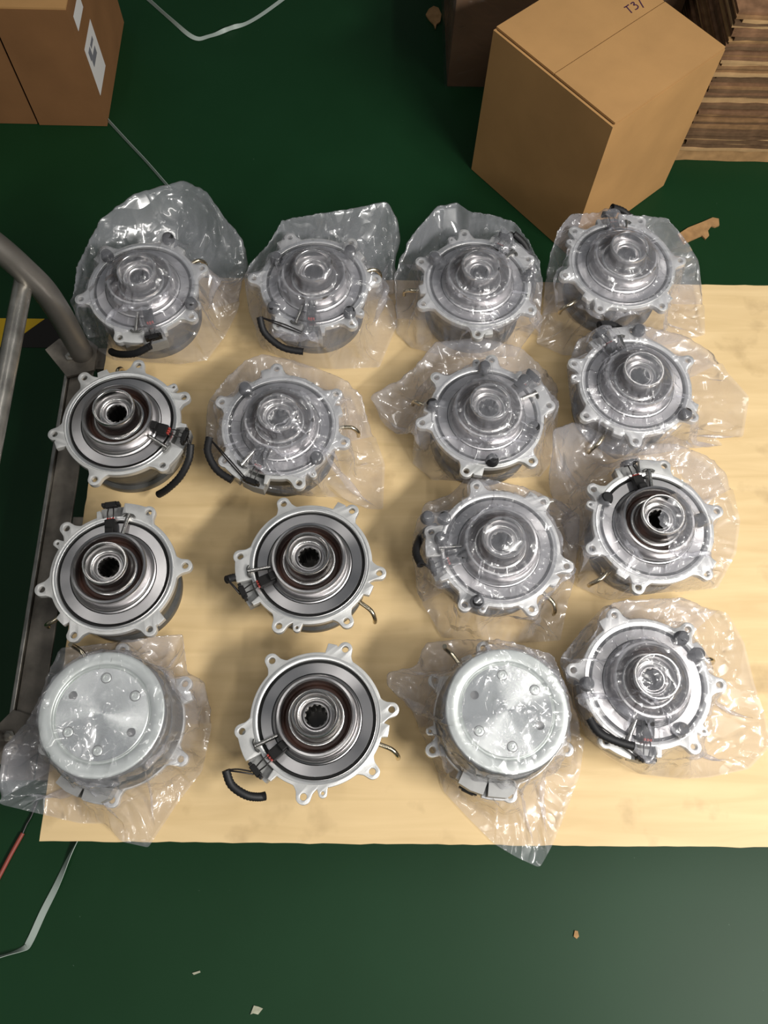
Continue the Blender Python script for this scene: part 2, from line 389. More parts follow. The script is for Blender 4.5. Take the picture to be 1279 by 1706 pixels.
# ------------------------------------------------------------------ fan clutch
ZF = 0.100                                  # flange face above the board
LUG_R, LUG_A = 0.1095, 0.0110
LUGS = (-31.3, -91.5, -152, 146, 96.6, 40.5)    # lug angles, measured from the sensor
def wrapd(a): return (a + 180) % 360 - 180
def lug_outline(deg):
    """outer radius of the flange casting at an angle from the sensor"""
    r = 0.0975
    for L in LUGS:
        ph = math.radians(wrapd(deg - L))
        if abs(ph) < 0.5:
            s = LUG_R * math.sin(ph)
            if abs(s) < LUG_A: r = max(r, LUG_R * math.cos(ph) + math.sqrt(LUG_A ** 2 - s * s))
            w = abs(math.degrees(ph))
            if w < 11: r = max(r, 0.0975 + 0.011 * min(1, max(0, 1 - (w - 5.2) / 5.8)) ** 1.6)
    d = wrapd(deg)
    if -31 < d < -9: r = max(r, 0.1165)                 # wide shelf beside the sensor
    if 9 < d < 14: r = max(r, 0.108)
    if abs(d) <= 9: r = 0.0885                           # sensor notch
    if 124 < d < 135: r = max(r, 0.106)
    if -146 < d < -137: r = max(r, 0.112)
    e = math.radians(wrapd(deg - 55)); s = 0.104 * math.sin(e)
    if abs(e) < 0.4 and abs(s) < 0.0068: r = max(r, 0.104 * math.cos(e) + math.sqrt(0.0068 ** 2 - s * s))
    return r
CL = {}
def clutch_meshes():
    out = [lug_outline(k * 0.5) for k in range(720)]
    sm = [sum(out[(i + j) % 720] for j in range(-1, 2)) / 3 for i in range(720)]
    pts = [(sm[i] * math.cos(math.radians(i * 0.5)), sm[i] * math.sin(math.radians(i * 0.5))) for i in range(720)]
    holes = [circ(0, 0, 0.0862, 96, True)]
    for L in LUGS: p = pol(LUG_R, L); holes.append(circ(p.x, p.y, 0.0049, 18, True))
    p = pol(0.104, 55); holes.append(circ(p.x, p.y, 0.0024, 10, True))
    CL['flange'] = prism('flange', pts, -0.011, 0.0, M['alu'], holes, 0.0009)
    CL['flange_lip'] = lathe('flange_lip', [(0.0863, -0.004), (0.0863, 0.0008), (0.0872, 0.0015), (0.0925, 0.0015), (0.0930, 0.0), (0.0930, -0.002)], M['alu_lip'], 96)
    CL['gap_ring'] = lathe('gap_ring', [(0.0818, -0.010), (0.0822, -0.0042), (0.0862, -0.0042), (0.0862, -0.011)], M['blackgap'], 96)
    CL['rotor'] = lathe('rotor', [(0.0818, -0.010), (0.0818, -0.0012), (0.0812, -0.0004), (0.0664, -0.0004), (0.0660, -0.0018), (0.0652, -0.0018),
                                  (0.0648, 0.0002), (0.0628, 0.0010), (0.0602, 0.0042), (0.0586, 0.0100), (0.0578, 0.0200), (0.0572, 0.0262), (0.0560, 0.0280),
                                  (0.0530, 0.0284), (0.0516, 0.0272), (0.0508, 0.0240), (0.0500, 0.0100), (0.0500, 0.0030)], M['steel'], 128)
    CL['groove_line'] = lathe('groove_line', [(0.0663, -0.0010), (0.0649, -0.0010)], M['blackgap'], 96)
    CL['seal'] = lathe('seal', [(0.0502, 0.0105), (0.0475, 0.0112), (0.0462, 0.0095), (0.0445, 0.0108), (0.0412, 0.0108), (0.0405, 0.0060)], M['brown'], 96)
    CL['hub'] = lathe('hub', [(0.0412, 0.006), (0.0412, 0.0125), (0.0405, 0.0138), (0.0385, 0.0140), (0.0366, 0.0155), (0.0352, 0.0195), (0.0346, 0.0260),
                              (0.0340, 0.0440), (0.0334, 0.0490), (0.0325, 0.0500), (0.0308, 0.0500), (0.0298, 0.0490), (0.0290, 0.0455), (0.0284, 0.0330),
                              (0.0276, 0.0290), (0.0262, 0.0275), (0.0240, 0.0272)], M['polish'], 96)
    CL['bearing'] = lathe('bearing', [(0.0242, 0.0272), (0.0240, 0.0290), (0.0225, 0.0300), (0.0205, 0.0300), (0.0196, 0.0285), (0.0180, 0.0270), (0.0165, 0.0270)], M['steel'], 64)
    CL['spline_bore'] = lathe('spline_bore', [(0.0168, 0.0268), (0.0152, 0.0262), (0.0150, 0.0250), (0.0150, -0.0300), (0.0, -0.0300)], M['grease'], 96,
                              lambda r, z, a: r * (1 + 0.07 * math.cos(12 * a)) if 0.012 < r < 0.0153 else r)
    CL['housing'] = lathe('housing', [(0.0870, -0.0110), (0.0955, -0.0112), (0.0955, -0.0200), (0.0935, -0.0240), (0.0925, -0.0380), (0.0895, -0.0420), (0.0850, -0.0430),
                                      (0.0845, -0.0640), (0.0800, -0.0660), (0.0800, -0.0880), (0.06, -0.0880)], M['body'], 96)
    CL['pulley_side'] = lathe('pulley_side', [(0.0795, -0.0840), (0.0868, -0.0850), (0.0878, -0.0880), (0.0878, -0.0960), (0.0870, -0.0985)], M['body'], 128)
    CL['pulley'] = lathe('pulley', [(0.0870, -0.0985), (0.0864, -0.0994), (0.0850, -0.1000), (0.0700, -0.1000), (0.0690, -0.0992),
                                    (0.0682, -0.0955), (0.0668, -0.0945), (0.0652, -0.0950), (0.0646, -0.0972), (0.0634, -0.0980)], M['pulley_rim'], 128)
    zz = -0.0980
    holes = [circ(pol(0.050, q).x, pol(0.050, q).y, 0.0062, 24, True) for q in (90, 270)]
    CL['hub_plate'] = prism('hub_plate', circ(0, 0, 0.0636, 128), zz, zz + 0.004, M['pulley'], holes)
    CL['hole_floor'] = lathe('hole_floor', [(0.0635, -0.0930), (0.0, -0.0930)], M['body'], 48)
    CL['plate_bolt'] = lathe('plate_bolt', [(0.0066, 0.0), (0.0066, -0.0010), (0.0058, -0.0016), (0.0036, -0.0016), (0.0032, -0.0006), (0.0012, -0.0004), (0.0, -0.0012)], M['pulley_rim'], 24)
    CL['bolt_recess'] = lathe('bolt_recess', [(0.0078, -0.0001), (0.0066, -0.0003)], M['body'], 24)
    # sensor shelf under the notch
    a = [pol(0.084, -12), pol(0.114, -9.5), pol(0.1145, 0), pol(0.114, 10), pol(0.084, 13)]
    CL['sensor_shelf'] = prism('sensor_shelf', [(v.x, v.y) for v in a], -0.034, -0.0112, M['alu_dull'])
    sk = [pol(0.0955, -36), pol(0.109, -32), pol(0.1145, -27), pol(0.1145, -13), pol(0.0955, -12)]
    CL['shelf_skirt'] = prism('shelf_skirt', [(v.x, v.y) for v in sk], -0.036, -0.0112, M['alu_dull'])
    CL['connector'] = box_me('connector', (0.0245, 0.0165, 0.0125), M['plastic'], 0.0012, (0.0715, 0.0, 0.0095))
    CL['connector_nose'] = box_me('connector_nose', (0.011, 0.0125, 0.016), M['plastic'], 0.001, (0.0610, 0.0, 0.0145))
    CL['red_seal'] = box_me('red_seal', (0.0042, 0.0032, 0.0066), M['red'], 0.0008)
    CL['clip'] = box_me('clip', (0.0090, 0.0190, 0.0095), M['plastic'], 0.0012, (0.1120, 0, 0.0040))
    CL['clip_ear'] = box_me('clip_ear', (0.0052, 0.0052, 0.0130), M['plastic'], 0.0008)
    q0, q1 = pol(0.0605, -16.5, 0.0085), pol(0.0960, -16.5, 0.0050)
    CL['pin'] = tube('pin', [q0, q1], 0.0032, M['pin'], 14, smoothpath=False)
    q2 = pol(0.0960, -16.5, 0.0036)
    d = (q1 - q0).normalized(); sd = Vector((-d.y, d.x, 0))
    CL['pin_clip'] = tube('pin_clip', [q2 - sd * 0.0095 - d * 0.003, q2 - sd * 0.0055, q2, q2 + sd * 0.0055, q2 + sd * 0.0095 - d * 0.003], 0.0021, M['body'], 8)
    CL['outlet_tube'] = tube('outlet_tube', [pol(0.090, 119, -0.028), pol(0.1130, 119, -0.030), pol(0.1225, 118, -0.033), pol(0.1290, 116.5, -0.042), pol(0.1300, 116, -0.054)], 0.0036, M['tube'], 12)
    for k, yy in enumerate((-0.004, 0.004)):
        CL['wire%d' % k] = tube('wire', [(0.0860, yy, 0.0085), (0.0950, yy * 1.2, 0.0095), (0.1080, yy * 0.9, 0.0050)], 0.0011, M['wire'], 8)
    CL['rubber_plug'] = lathe('rubber_plug', [(0.0, 0.0145), (0.0070, 0.0145), (0.0088, 0.0130), (0.0098, 0.0100), (0.0100, 0.0060), (0.0112, 0.0040), (0.0112, 0.0012), (0.0100, 0.0), (0, 0)], M['black'], 20)
clutch_meshes()

def clutch(px, py, s, label, sleeve=None, plugs=(), inverted=False):
    """px, py: where the photograph shows the centre of the flange face; s: compass of the sensor"""
    if inverted:
        c = P(px, py, BOARD_Z + 0.150); base = Vector((c.x, c.y, BOARD_Z + 0.050))
        t = empty('fan_clutch', base, -math.radians(s), PI)
    else:
        c = P(px, py, BOARD_Z + ZF); base = Vector((c.x, c.y, BOARD_Z + ZF))
        t = empty('fan_clutch', base, math.radians(s))
    tag(t, label, 'clutch', 'fan clutches on the plywood')
    names = ['flange', 'flange_lip', 'gap_ring', 'rotor', 'groove_line', 'seal', 'hub', 'bearing', 'spline_bore', 'housing', 'pulley_side', 'pulley', 'hub_plate', 'hole_floor',
             'sensor_shelf', 'shelf_skirt', 'pin', 'outlet_tube']
    P_ = {n: obj(n, CL[n], t) for n in names}
    obj('pin_clip', CL['pin_clip'], P_['pin'])
    for q in (30, 150, 210, 330):
        b = obj('bolt', CL['plate_bolt'], P_['hub_plate']); b.location = pol(0.050, q, -0.0980)
        b2 = obj('bolt_recess', CL['bolt_recess'], P_['hub_plate']); b2.location = pol(0.050, q, -0.0980)
    cn = obj('connector', CL['connector'], t); obj('connector_nose', CL['connector_nose'], cn)
    for yy in (-0.0042, 0.0, 0.0042):
        o = obj('red_seal', CL['red_seal'], cn); o.location = (0.0852, yy, 0.0092)
    for k in range(2): obj('wire', CL['wire%d' % k], t)
    cp = obj('clip', CL['clip'], t)
    for q, yy in enumerate((-0.0115, 0.0115)):
        o = obj('clip_ear', CL['clip_ear'], cp); o.location = (0.1120, yy, 0.004)
    if sleeve:
        pts = [pol(r, a, z) for a, r, z in sleeve]
        w0 = [Vector((0.1170, 0.002, 0.004)), (Vector((0.1170, 0.002, 0.004)) + pts[0]) / 2 + Vector((0, 0, 0.006)), pts[0]]
        obj('wire', tube('wire', w0, 0.0012, M['wire'], 8), t)
        w1 = [Vector((0.1170, -0.003, 0.003)), (Vector((0.1170, -0.003, 0.003)) + pts[0]) / 2 + Vector((0, -0.003, 0.001)), pts[0]]
        obj('wire', tube('wire', w1, 0.0012, M['wire'], 8), t)
        obj('cable_sleeve', tube('cable_sleeve', pts, 0.0065, M['black'], 14, 10, ridge=0.12), t)
    Mi = Matrix.Rotation(-math.radians(s), 4, 'Z')
    for x, y in plugs:
        w = P(x, y, BOARD_Z + ZF + 0.008) - base
        o = obj('rubber_plug', CL['rubber_plug'], t); v = Mi @ Vector((w.x, w.y, 0))
        o.location = (v.x, v.y, 0.0016)
    return dict(c=(base.x, base.y), s=s, inv=inverted, t=t)

SL = [(-4, 0.128, 0.004), (-16, 0.131, -0.010), (-30, 0.125, -0.030), (-42, 0.118, -0.050), (-50, 0.112, -0.066)]
U = {}
U['r1c1'] = clutch(238, 478, 286, 'bagged fan clutch at the far left corner, next to the bent trolley post', SL, ((178, 425), (280, 397), (318, 505)))
U['r1c2'] = clutch(524, 470, 268, 'bagged fan clutch, second in the far row, black cable looping at its front',
                   [(-48, 0.122, 0.004), (-38, 0.132, -0.012), (-22, 0.133, -0.025), (-6, 0.128, -0.030)], ((460, 430), (583, 418), (455, 512), (582, 520)))
U['r1c3'] = clutch(795, 470, 60, 'bagged fan clutch in the far row, third from the left, below the big carton', SL, ((724, 430), (880, 459)))
U['r1c4'] = clutch(1036, 440, 97, 'bagged fan clutch at the far right corner, beside the torn cardboard scrap', SL)
U['r2c1'] = clutch(202, 702, 345, 'bare fan clutch with black cable sleeve dangling at its right, against the trolley rail',
                   [(-4, 0.125, 0.000), (-14, 0.131, -0.012), (-26, 0.131, -0.030), (-38, 0.124, -0.052), (-46, 0.116, -0.070)])
U['r2c2'] = clutch(467, 709, 248, 'bagged fan clutch in the second row between the bare one and the bright bagged one',
                   [(-55, 0.118, 0.004), (-44, 0.127, 0.002), (-30, 0.128, -0.006), (-16, 0.122, -0.010)], ((408, 647), (527, 762)))
U['r2c3'] = clutch(810, 692, 42, 'bagged fan clutch showing five black rubber plugs around its ring', None, ((807, 611), (720, 674), (873, 634), (889, 712), (820, 766)))
U['r2c4'] = clutch(1058, 640, 118, 'bagged fan clutch at the right end of the second row, next to bare plywood', SL, ((1064, 550), (1142, 690)))
U['r3c1'] = clutch(189, 954, 98, 'bare fan clutch by the trolley rail with its sensor pointing away', None)
U['r3c2'] = clutch(516, 938, 206, 'bare fan clutch in the middle of the board, third row, sensor pointing left',
                   [(-13, 0.130, 0.004), (-15, 0.118, -0.006), (-14, 0.106, -0.020), (-13, 0.098, -0.034)])
U['r3c3'] = clutch(831, 912, 198, 'fully bagged fan clutch in the third row, black plugs grouped at its upper left', SL, ((740, 863), (795, 1002), (712, 862), (735, 896)))
U['r3c4'] = clutch(1088, 875, 105, 'fan clutch showing bare through the torn opening of its bag, right end of third row', None, ((1010, 830), (1165, 866)))
U['r4c1'] = clutch(169, 1189, 120, 'upside-down fan clutch in a bag at the near left corner, pulley disc up', None, inverted=True)
U['r4c2'] = clutch(528, 1197, 221, 'bare fan clutch in the near row with black cable sleeve at lower left',
                   [(-11, 0.146, 0.004), (-3, 0.150, -0.002), (6, 0.144, -0.008), (12, 0.135, -0.014), (15, 0.128, -0.018)])
U['r4c3'] = clutch(845, 1183, 115, 'upside-down fan clutch with bright pulley disc in a clear bag, near row', None, inverted=True)
U['r4c4'] = clutch(1077, 1137, 262, 'bagged fan clutch at the near right corner of the group', 
                   [(-52, 0.110, 0.016), (-40, 0.112, 0.016), (-26, 0.105, 0.015), (-12, 0.100, 0.014)], ((1136, 1062), (1162, 1090), (978, 1139), (1135, 1215)))

# ------------------------------------------------------------------ clear bags
def grid_solve(X, a, b, rest, k):
    A = X[a]; B = X[b]; d = B - A
    L = np.sqrt((d * d).sum(-1)) + 1e-9
    c = (0.5 * k * (L - rest) / L)[..., None] * d
    X[a] = A + c; X[b] = B - c
def colourings(N):
    n = N + 1; out = []; s = slice
    for step, k in ((1, 1.0), (2, 0.12)):
        for off in range(2 * step):
            # pairs (i, i+step) with disjoint members
            idx = [i for i in range(n - step) if (i // step) % 2 == off // step and True and (i % step == off % step)]
            if not idx: continue
            i0 = np.array(idx); i1 = i0 + step
            out.append(((s(None), i0), (s(None), i1), k)); out.append(((i0, s(None)), (i1, s(None)), k))
    for p in (0, 1):
        i0 = np.arange(p, n - 1, 2)
        for q in (0, 1):
            j0 = np.arange(q, n - 1, 2)
            out.append((np.ix_(i0, j0), np.ix_(i0 + 1, j0 + 1), 0.55)); out.append((np.ix_(i0 + 1, j0), np.ix_(i0, j0 + 1), 0.55))
    return out
def bag(u, outline, label, seed, puff=2.4, slack=1.03, hole=None, steps=110):
    N = 64; n = N + 1; rng = np.random.default_rng(seed)
    c = np.array(u['c']); inv = u['inv']
    top = 0.156
    O3 = []
    for q in outline:
        z = q[2] if len(q) > 2 else 0.004
        p = P(q[0], q[1], BOARD_Z + z); O3.append((p.x - c[0], p.y - c[1], z))
    O3 = np.array(O3); ang = np.arctan2(O3[:, 1], O3[:, 0]); o = np.argsort(ang); O3 = O3[o]; ang = ang[o]
    rad = np.hypot(O3[:, 0], O3[:, 1])
    ae = np.concatenate([ang - 2 * PI, ang, ang + 2 * PI]); re = np.tile(rad, 3); ze = np.tile(O3[:, 2], 3)
    xe = np.tile(O3[:, 0], 3); ye = np.tile(O3[:, 1], 3)
    g = np.linspace(-1, 1, n); a, b = np.meshgrid(g, g, indexing='ij')
    R = np.maximum(abs(a), abs(b)); th = np.where(abs(a) > abs(b), 0, 0).astype(float)
    big = abs(a) >= abs(b)
    with np.errstate(divide='ignore', invalid='ignore'):
        t1 = (PI / 4) * np.nan_to_num(b / a); t2 = PI / 2 - (PI / 4) * np.nan_to_num(a / b)
    sg = np.where(big, np.sign(a), np.sign(b)); th = np.where(big, t1, t2)
    th = np.where(sg < 0, th + PI, th); th = (th + PI) % (2 * PI) - PI
    bx, by, bz = np.interp(th, ae, xe), np.interp(th, ae, ye), np.interp(th, ae, ze)
    X = np.zeros((n, n, 3)); X[..., 0] = bx * R; X[..., 1] = by * R
    zc = top + 0.012
    X[..., 2] = bz + (zc - bz) * (1 - R ** puff)
    edge = (R > 0.999)
    pinned = X[edge].copy()
    jit = rng.normal(0, 0.0022, X.shape); X = np.where(edge[..., None], X, X + jit)
    # large soft folds
    for k in range(7):
        d = rng.normal(0, 1, 2); d /= np.hypot(*d); f = rng.uniform(18, 60); ph = rng.uniform(0, 6.3)
        X[..., 2] += np.where(edge, 0, 0.0035 * np.sin(f * (X[..., 0] * d[0] + X[..., 1] * d[1]) + ph) * (1 - R ** 4))
    CS = []
    for (i, j, k) in colourings(N):
        rest = np.sqrt(((X[i] - X[j]) ** 2).sum(-1)) * slack
        CS.append((i, j, k, rest))
    s0 = math.radians(u['s'])
    table = np.array([lug_outline(k * 0.5) for k in range(720)])
    pl = []
    for ch in u['t'].children:
        if ch.name.startswith('rubber_plug'):
            v = Matrix.Rotation(s0, 3, 'Z') @ Vector(ch.location); pl.append((v.x, v.y))
    def height(x, y):
        r = np.hypot(x, y); an = np.degrees(np.arctan2(y, x) - s0)
        if inv:
            an = -np.degrees(np.arctan2(y, x)) - u['s']
        rl = table[(np.round((an % 360) * 2).astype(int)) % 720]
        h = np.full(r.shape, 0.0)
        if inv:
            h = np.where(r < rl + 0.002, 0.063, h); h = np.where(r < 0.090, 0.1515, h)
        else:
            h = np.where(r < rl + 0.002, ZF, h)
            da = (an + 180) % 360 - 180
            h = np.where((abs(r * np.radians(da)) < 0.013) & (r > 0.05) & (r < 0.119), ZF + 0.018, h)
            h = np.where(r < 0.0585, ZF + 0.0290, h); h = np.where(r < 0.0350, ZF + 0.0505, h)
            for q in pl: h = np.where(np.hypot(x - q[0], y - q[1]) < 0.012, np.maximum(h, ZF + 0.0165), h)
        return h + 0.0022
    V = np.zeros_like(X)
    for st in range(steps):
        V *= 0.86
        V[..., 2] -= 0.0011
        Xp = X.copy(); X = X + V
        X[edge] = pinned
        for it in range(4):
            for (i, j, k, rest) in CS: grid_solve(X, i, j, rest, k)
            X[edge] = pinned
            h = height(X[..., 0], X[..., 1]); below = (X[..., 2] < h) & (~edge)
            X[..., 2] = np.where(below, h, X[..., 2])
        V = X - Xp
        sp = np.sqrt((V ** 2).sum(-1, keepdims=True)); V *= np.minimum(1, 0.006 / (sp + 1e-9))
        V[below] *= 0.35
    # mesh: front layer + layer tucked under the clutch
    idx = np.arange(n * n).reshape(n, n)
    verts = [(p[0], p[1], p[2]) for p in X.reshape(-1, 3)]
    faces = []
    def inside(px, py, poly):
        r = False; m = len(poly)
        for k in range(m):
            x1, y1 = poly[k]; x2, y2 = poly[(k + 1) % m]
            if (y1 > py) != (y2 > py) and px < (x2 - x1) * (py - y1) / (y2 - y1) + x1: r = not r
        return r
    for i in range(N):
        for j in range(N):
            f = (idx[i, j], idx[i + 1, j], idx[i + 1, j + 1], idx[i, j + 1])
            if hole:
                m = X[i:i + 2, j:j + 2].reshape(-1, 3).mean(0); q = pix((m[0] + c[0], m[1] + c[1], m[2] + BOARD_Z))
                if inside(q[0], q[1], hole): continue
            faces.append(tuple(int(q) for q in f))
    loop = [idx[i, 0] for i in range(n)] + [idx[N, j] for j in range(1, n)] + [idx[i, N] for i in range(N - 1, -1, -1)] + [idx[0, j] for j in range(N - 1, 0, -1)]
    m = len(loop); prev = [int(q) for q in loop]
    for k in range(1, 7):
        t = k / 6; cur = []
        for q in loop:
            p = X.reshape(-1, 3)[q]; rr = math.hypot(p[0], p[1]) + 1e-9; tgt = min(0.076, rr * 0.9)
            s = (rr + (tgt - rr) * t) / rr
            z = 0.0012 + max(0.0, p[2] - 0.0012) * (1 - t) ** 1.5
            z += 0.004 * math.sin(9 * math.atan2(p[1], p[0]) + 5 * t + seed) * math.sin(PI * t) * min(1, p[2] / 0.03)
            cur.append(len(verts)); verts.append((p[0] * s, p[1] * s, max(0.0012, z)))
        for q in range(m):
            q2 = (q + 1) % m
            if max(verts[loop[q]][2], verts[loop[q2]][2]) < 0.015: continue      # lies flat on the board there
            faces.append((prev[q], cur[q], cur[q2], prev[q2]))
        prev = cur
    me = bpy.data.meshes.new('plastic_bag'); me.from_pydata(verts, [], faces); me.update()
    for p in me.polygons: p.use_smooth = True
    me.materials.append(M['film'])
    ob = obj('plastic_bag', me); ob.location = (c[0], c[1], BOARD_Z)
    sub = ob.modifiers.new('smooth', 'SUBSURF'); sub.levels = 1; sub.render_levels = 1
    tag(ob, label, 'bag', 'clear bags over the clutches')
    return ob

bag(U['r1c1'], [(118, 492, .09), (126, 440, .09), (146, 400, .09), (165, 360, .09), (225, 315, .10), (305, 294, .10), (345, 313, .10), (380, 365, .085), (405, 395, .07),
     (411, 440, .045), (403, 490, .02), (395, 520), (375, 560), (345, 600), (300, 607), (250, 604), (190, 600), (150, 575), (128, 535, .04)],
    'tall crumpled clear bag over the far left clutch, standing up behind it', 1)
bag(U['r1c2'], [(648, 330, .10), (661, 355, .09), (663, 410, .05), (660, 460, .02), (662, 540), (632, 612), (560, 615), (505, 612), (435, 580), (412, 520, .03), (404, 462, .09), (413, 437, .09),
     (444, 407, .09), (469, 363, .10), (540, 350, .11), (600, 340, .11)], 'clear bag with a stiff square corner standing up at its back right', 2)
bag(U['r1c3'], [(727, 339, .11), (762, 333, .11), (780, 347, .11), (815, 352, .11), (859, 366, .10), (884, 403, .10), (900, 432, .10), (907, 470, .07), (908, 526, .08), (900, 562), (860, 594),
     (790, 596), (730, 590), (686, 580), (660, 555), (656, 520, .02), (655, 456, .06), (680, 395, .10)], 'rounded clear bag over the third clutch of the far row', 3)
bag(U['r1c4'], [(952, 353, .11), (1004, 351, .11), (1040, 354, .11), (1110, 359, .11), (1141, 388, .09), (1167, 430, .05), (1173, 480, .02), (1174, 558), (1110, 575), (1040, 585), (985, 592), (938, 592), (893, 572), (900, 530, .01),
     (908, 450, .06), (928, 380, .10)], 'clear bag over the far right clutch, reaching beyond the board edge', 4)
bag(U['r2c2'], [(344, 665, .08), (376, 624, .08), (407, 596, .06), (438, 586, .05), (485, 595, .05), (536, 612, .05), (571, 626, .06), (604, 657, .04), (617, 704, .02), (641, 773), (638, 849), (612, 848), (562, 828), (510, 828, .02), (446, 820, .01),
     (402, 804, .04), (366, 790, .06), (337, 750, .01), (340, 696, .05)], 'clear bag with a square corner lying at its lower right, second row', 5)
bag(U['r2c3'], [(612, 656, .04), (662, 630, .06), (692, 606, .06), (725, 565, .05), (800, 558, .06), (870, 575, .05), (912, 615, .04), (931, 642, .02), (929, 702, .01), (920, 768), (900, 794), (815, 800, .03), (758, 802, .04), (720, 800), (687, 772), (688, 716, .03),
     (657, 718, .02), (636, 692, .03)], 'clear bag with a pointed wing sticking out to its left', 6, puff=2.0)
bag(U['r2c4'], [(942, 608, .08), (962, 560, .09), (1003, 545, .08), (1074, 540, .07), (1143, 556, .03), (1192, 584, .02), (1211, 620, .01), (1248, 661), (1237, 731), (1205, 742), (1184, 722, .01), (1100, 756, .04), (1025, 766, .05), (978, 736, .06), (953, 693, .07)],
    'clear bag at the right end of the second row, spreading over bare plywood', 7)
bag(U['r3c4'], [(918, 712, .09), (956, 697, .08), (1010, 720, .06), (1080, 735, .05), (1130, 735, .04), (1181, 755, .03), (1214, 785, .02), (1233, 868), (1226, 922), (1195, 980), (1090, 990, .02), (1013, 1000, .01), (958, 975), (960, 917, .01), (947, 824, .03), (931, 783, .06)],
    'torn-open clear bag with a large gap over the clutch hub', 8,
    hole=[(985, 800), (997, 822), (1036, 861), (1064, 922), (1084, 948), (1118, 938), (1111, 890), (1097, 862), (1112, 828), (1150, 800), (1125, 780), (1072, 766), (1035, 780)])
bag(U['r3c3'], [(686, 896, .05), (704, 836, .04), (750, 819, .05), (770, 798, .08), (816, 794, .07), (874, 808, .05), (942, 836, .03), (970, 858, .02), (968, 900, .02), (961, 955, .02), (947, 998), (933, 1067), (835, 1073), (736, 1062), (716, 1026), (693, 991, .02), (685, 930, .04)],
    'clear bag pulled smooth over the third clutch of the third row', 9)
bag(U['r4c4'], [(931, 1095, .09), (968, 1046, .07), (1005, 1007, .07), (1048, 996, .06), (1141, 993, .03), (1213, 1023, .01), (1240, 1072), (1257, 1142), (1277, 1199), (1286, 1240), (1248, 1281), (1184, 1295), (1138, 1298), (1066, 1290), (1011, 1258), (976, 1228), (953, 1176, .03), (938, 1130, .06)],
    'wide clear bag spread at the near right, running to the picture edge', 10)
bag(U['r4c1'], [(98, 1076, .06), (178, 1068, .05), (253, 1057, .04), (306, 1052, .03), (314, 1117, .04), (343, 1135, .03), (355, 1183, .02), (351, 1218, .01), (337, 1284), (297, 1336), (247, 1412), (202, 1402), (175, 1372), (134, 1372), (71, 1357), (0, 1340, .012), (-12, 1310, .02),
     (0, 1245, .03), (38, 1206, .05), (60, 1165, .06), (80, 1114, .07)], 'shiny clear bag over the upside-down clutch, hanging over the trolley at left', 11)
bag(U['r4c3'], [(640, 1119, .05), (690, 1108, .05), (708, 1067, .03), (753, 1063, .04), (837, 1063, .12), (921, 1088, .11), (952, 1153, .08), (967, 1198, .03), (973, 1237, .01), (965, 1293), (938, 1364), (921, 1406), (899, 1446), (860, 1428), (823, 1406), (781, 1364), (739, 1319), (716, 1251), (685, 1192, .02), (668, 1158, .04), (640, 1144, .045)],
    'clear bag with a pointed tip hanging over the near edge of the board', 12)

# ------------------------------------------------------------------ cartons
def quad_prism(name, quad, z0, z1, mat, parent, org):
    pts = [(p.x - org.x, p.y - org.y) for p in quad]
    return obj(name, prism(name, pts, z0 - org.z, z1 - org.z, mat), parent)
def wall_panel(name, a, b, th, z0, z1, mat, parent, org, inward):
    d = (b - a).normalized(); a = a + d * th; nrm = Vector((-d.y, d.x)) * inward * th
    q = [a, b, b + nrm, a + nrm]
    if inward < 0: q = q[::-1]
    pts = [(p.x - org.x, p.y - org.y) for p in q]
    return obj(name, prism(name, pts, z0 - org.z, z1 - org.z, mat), parent)

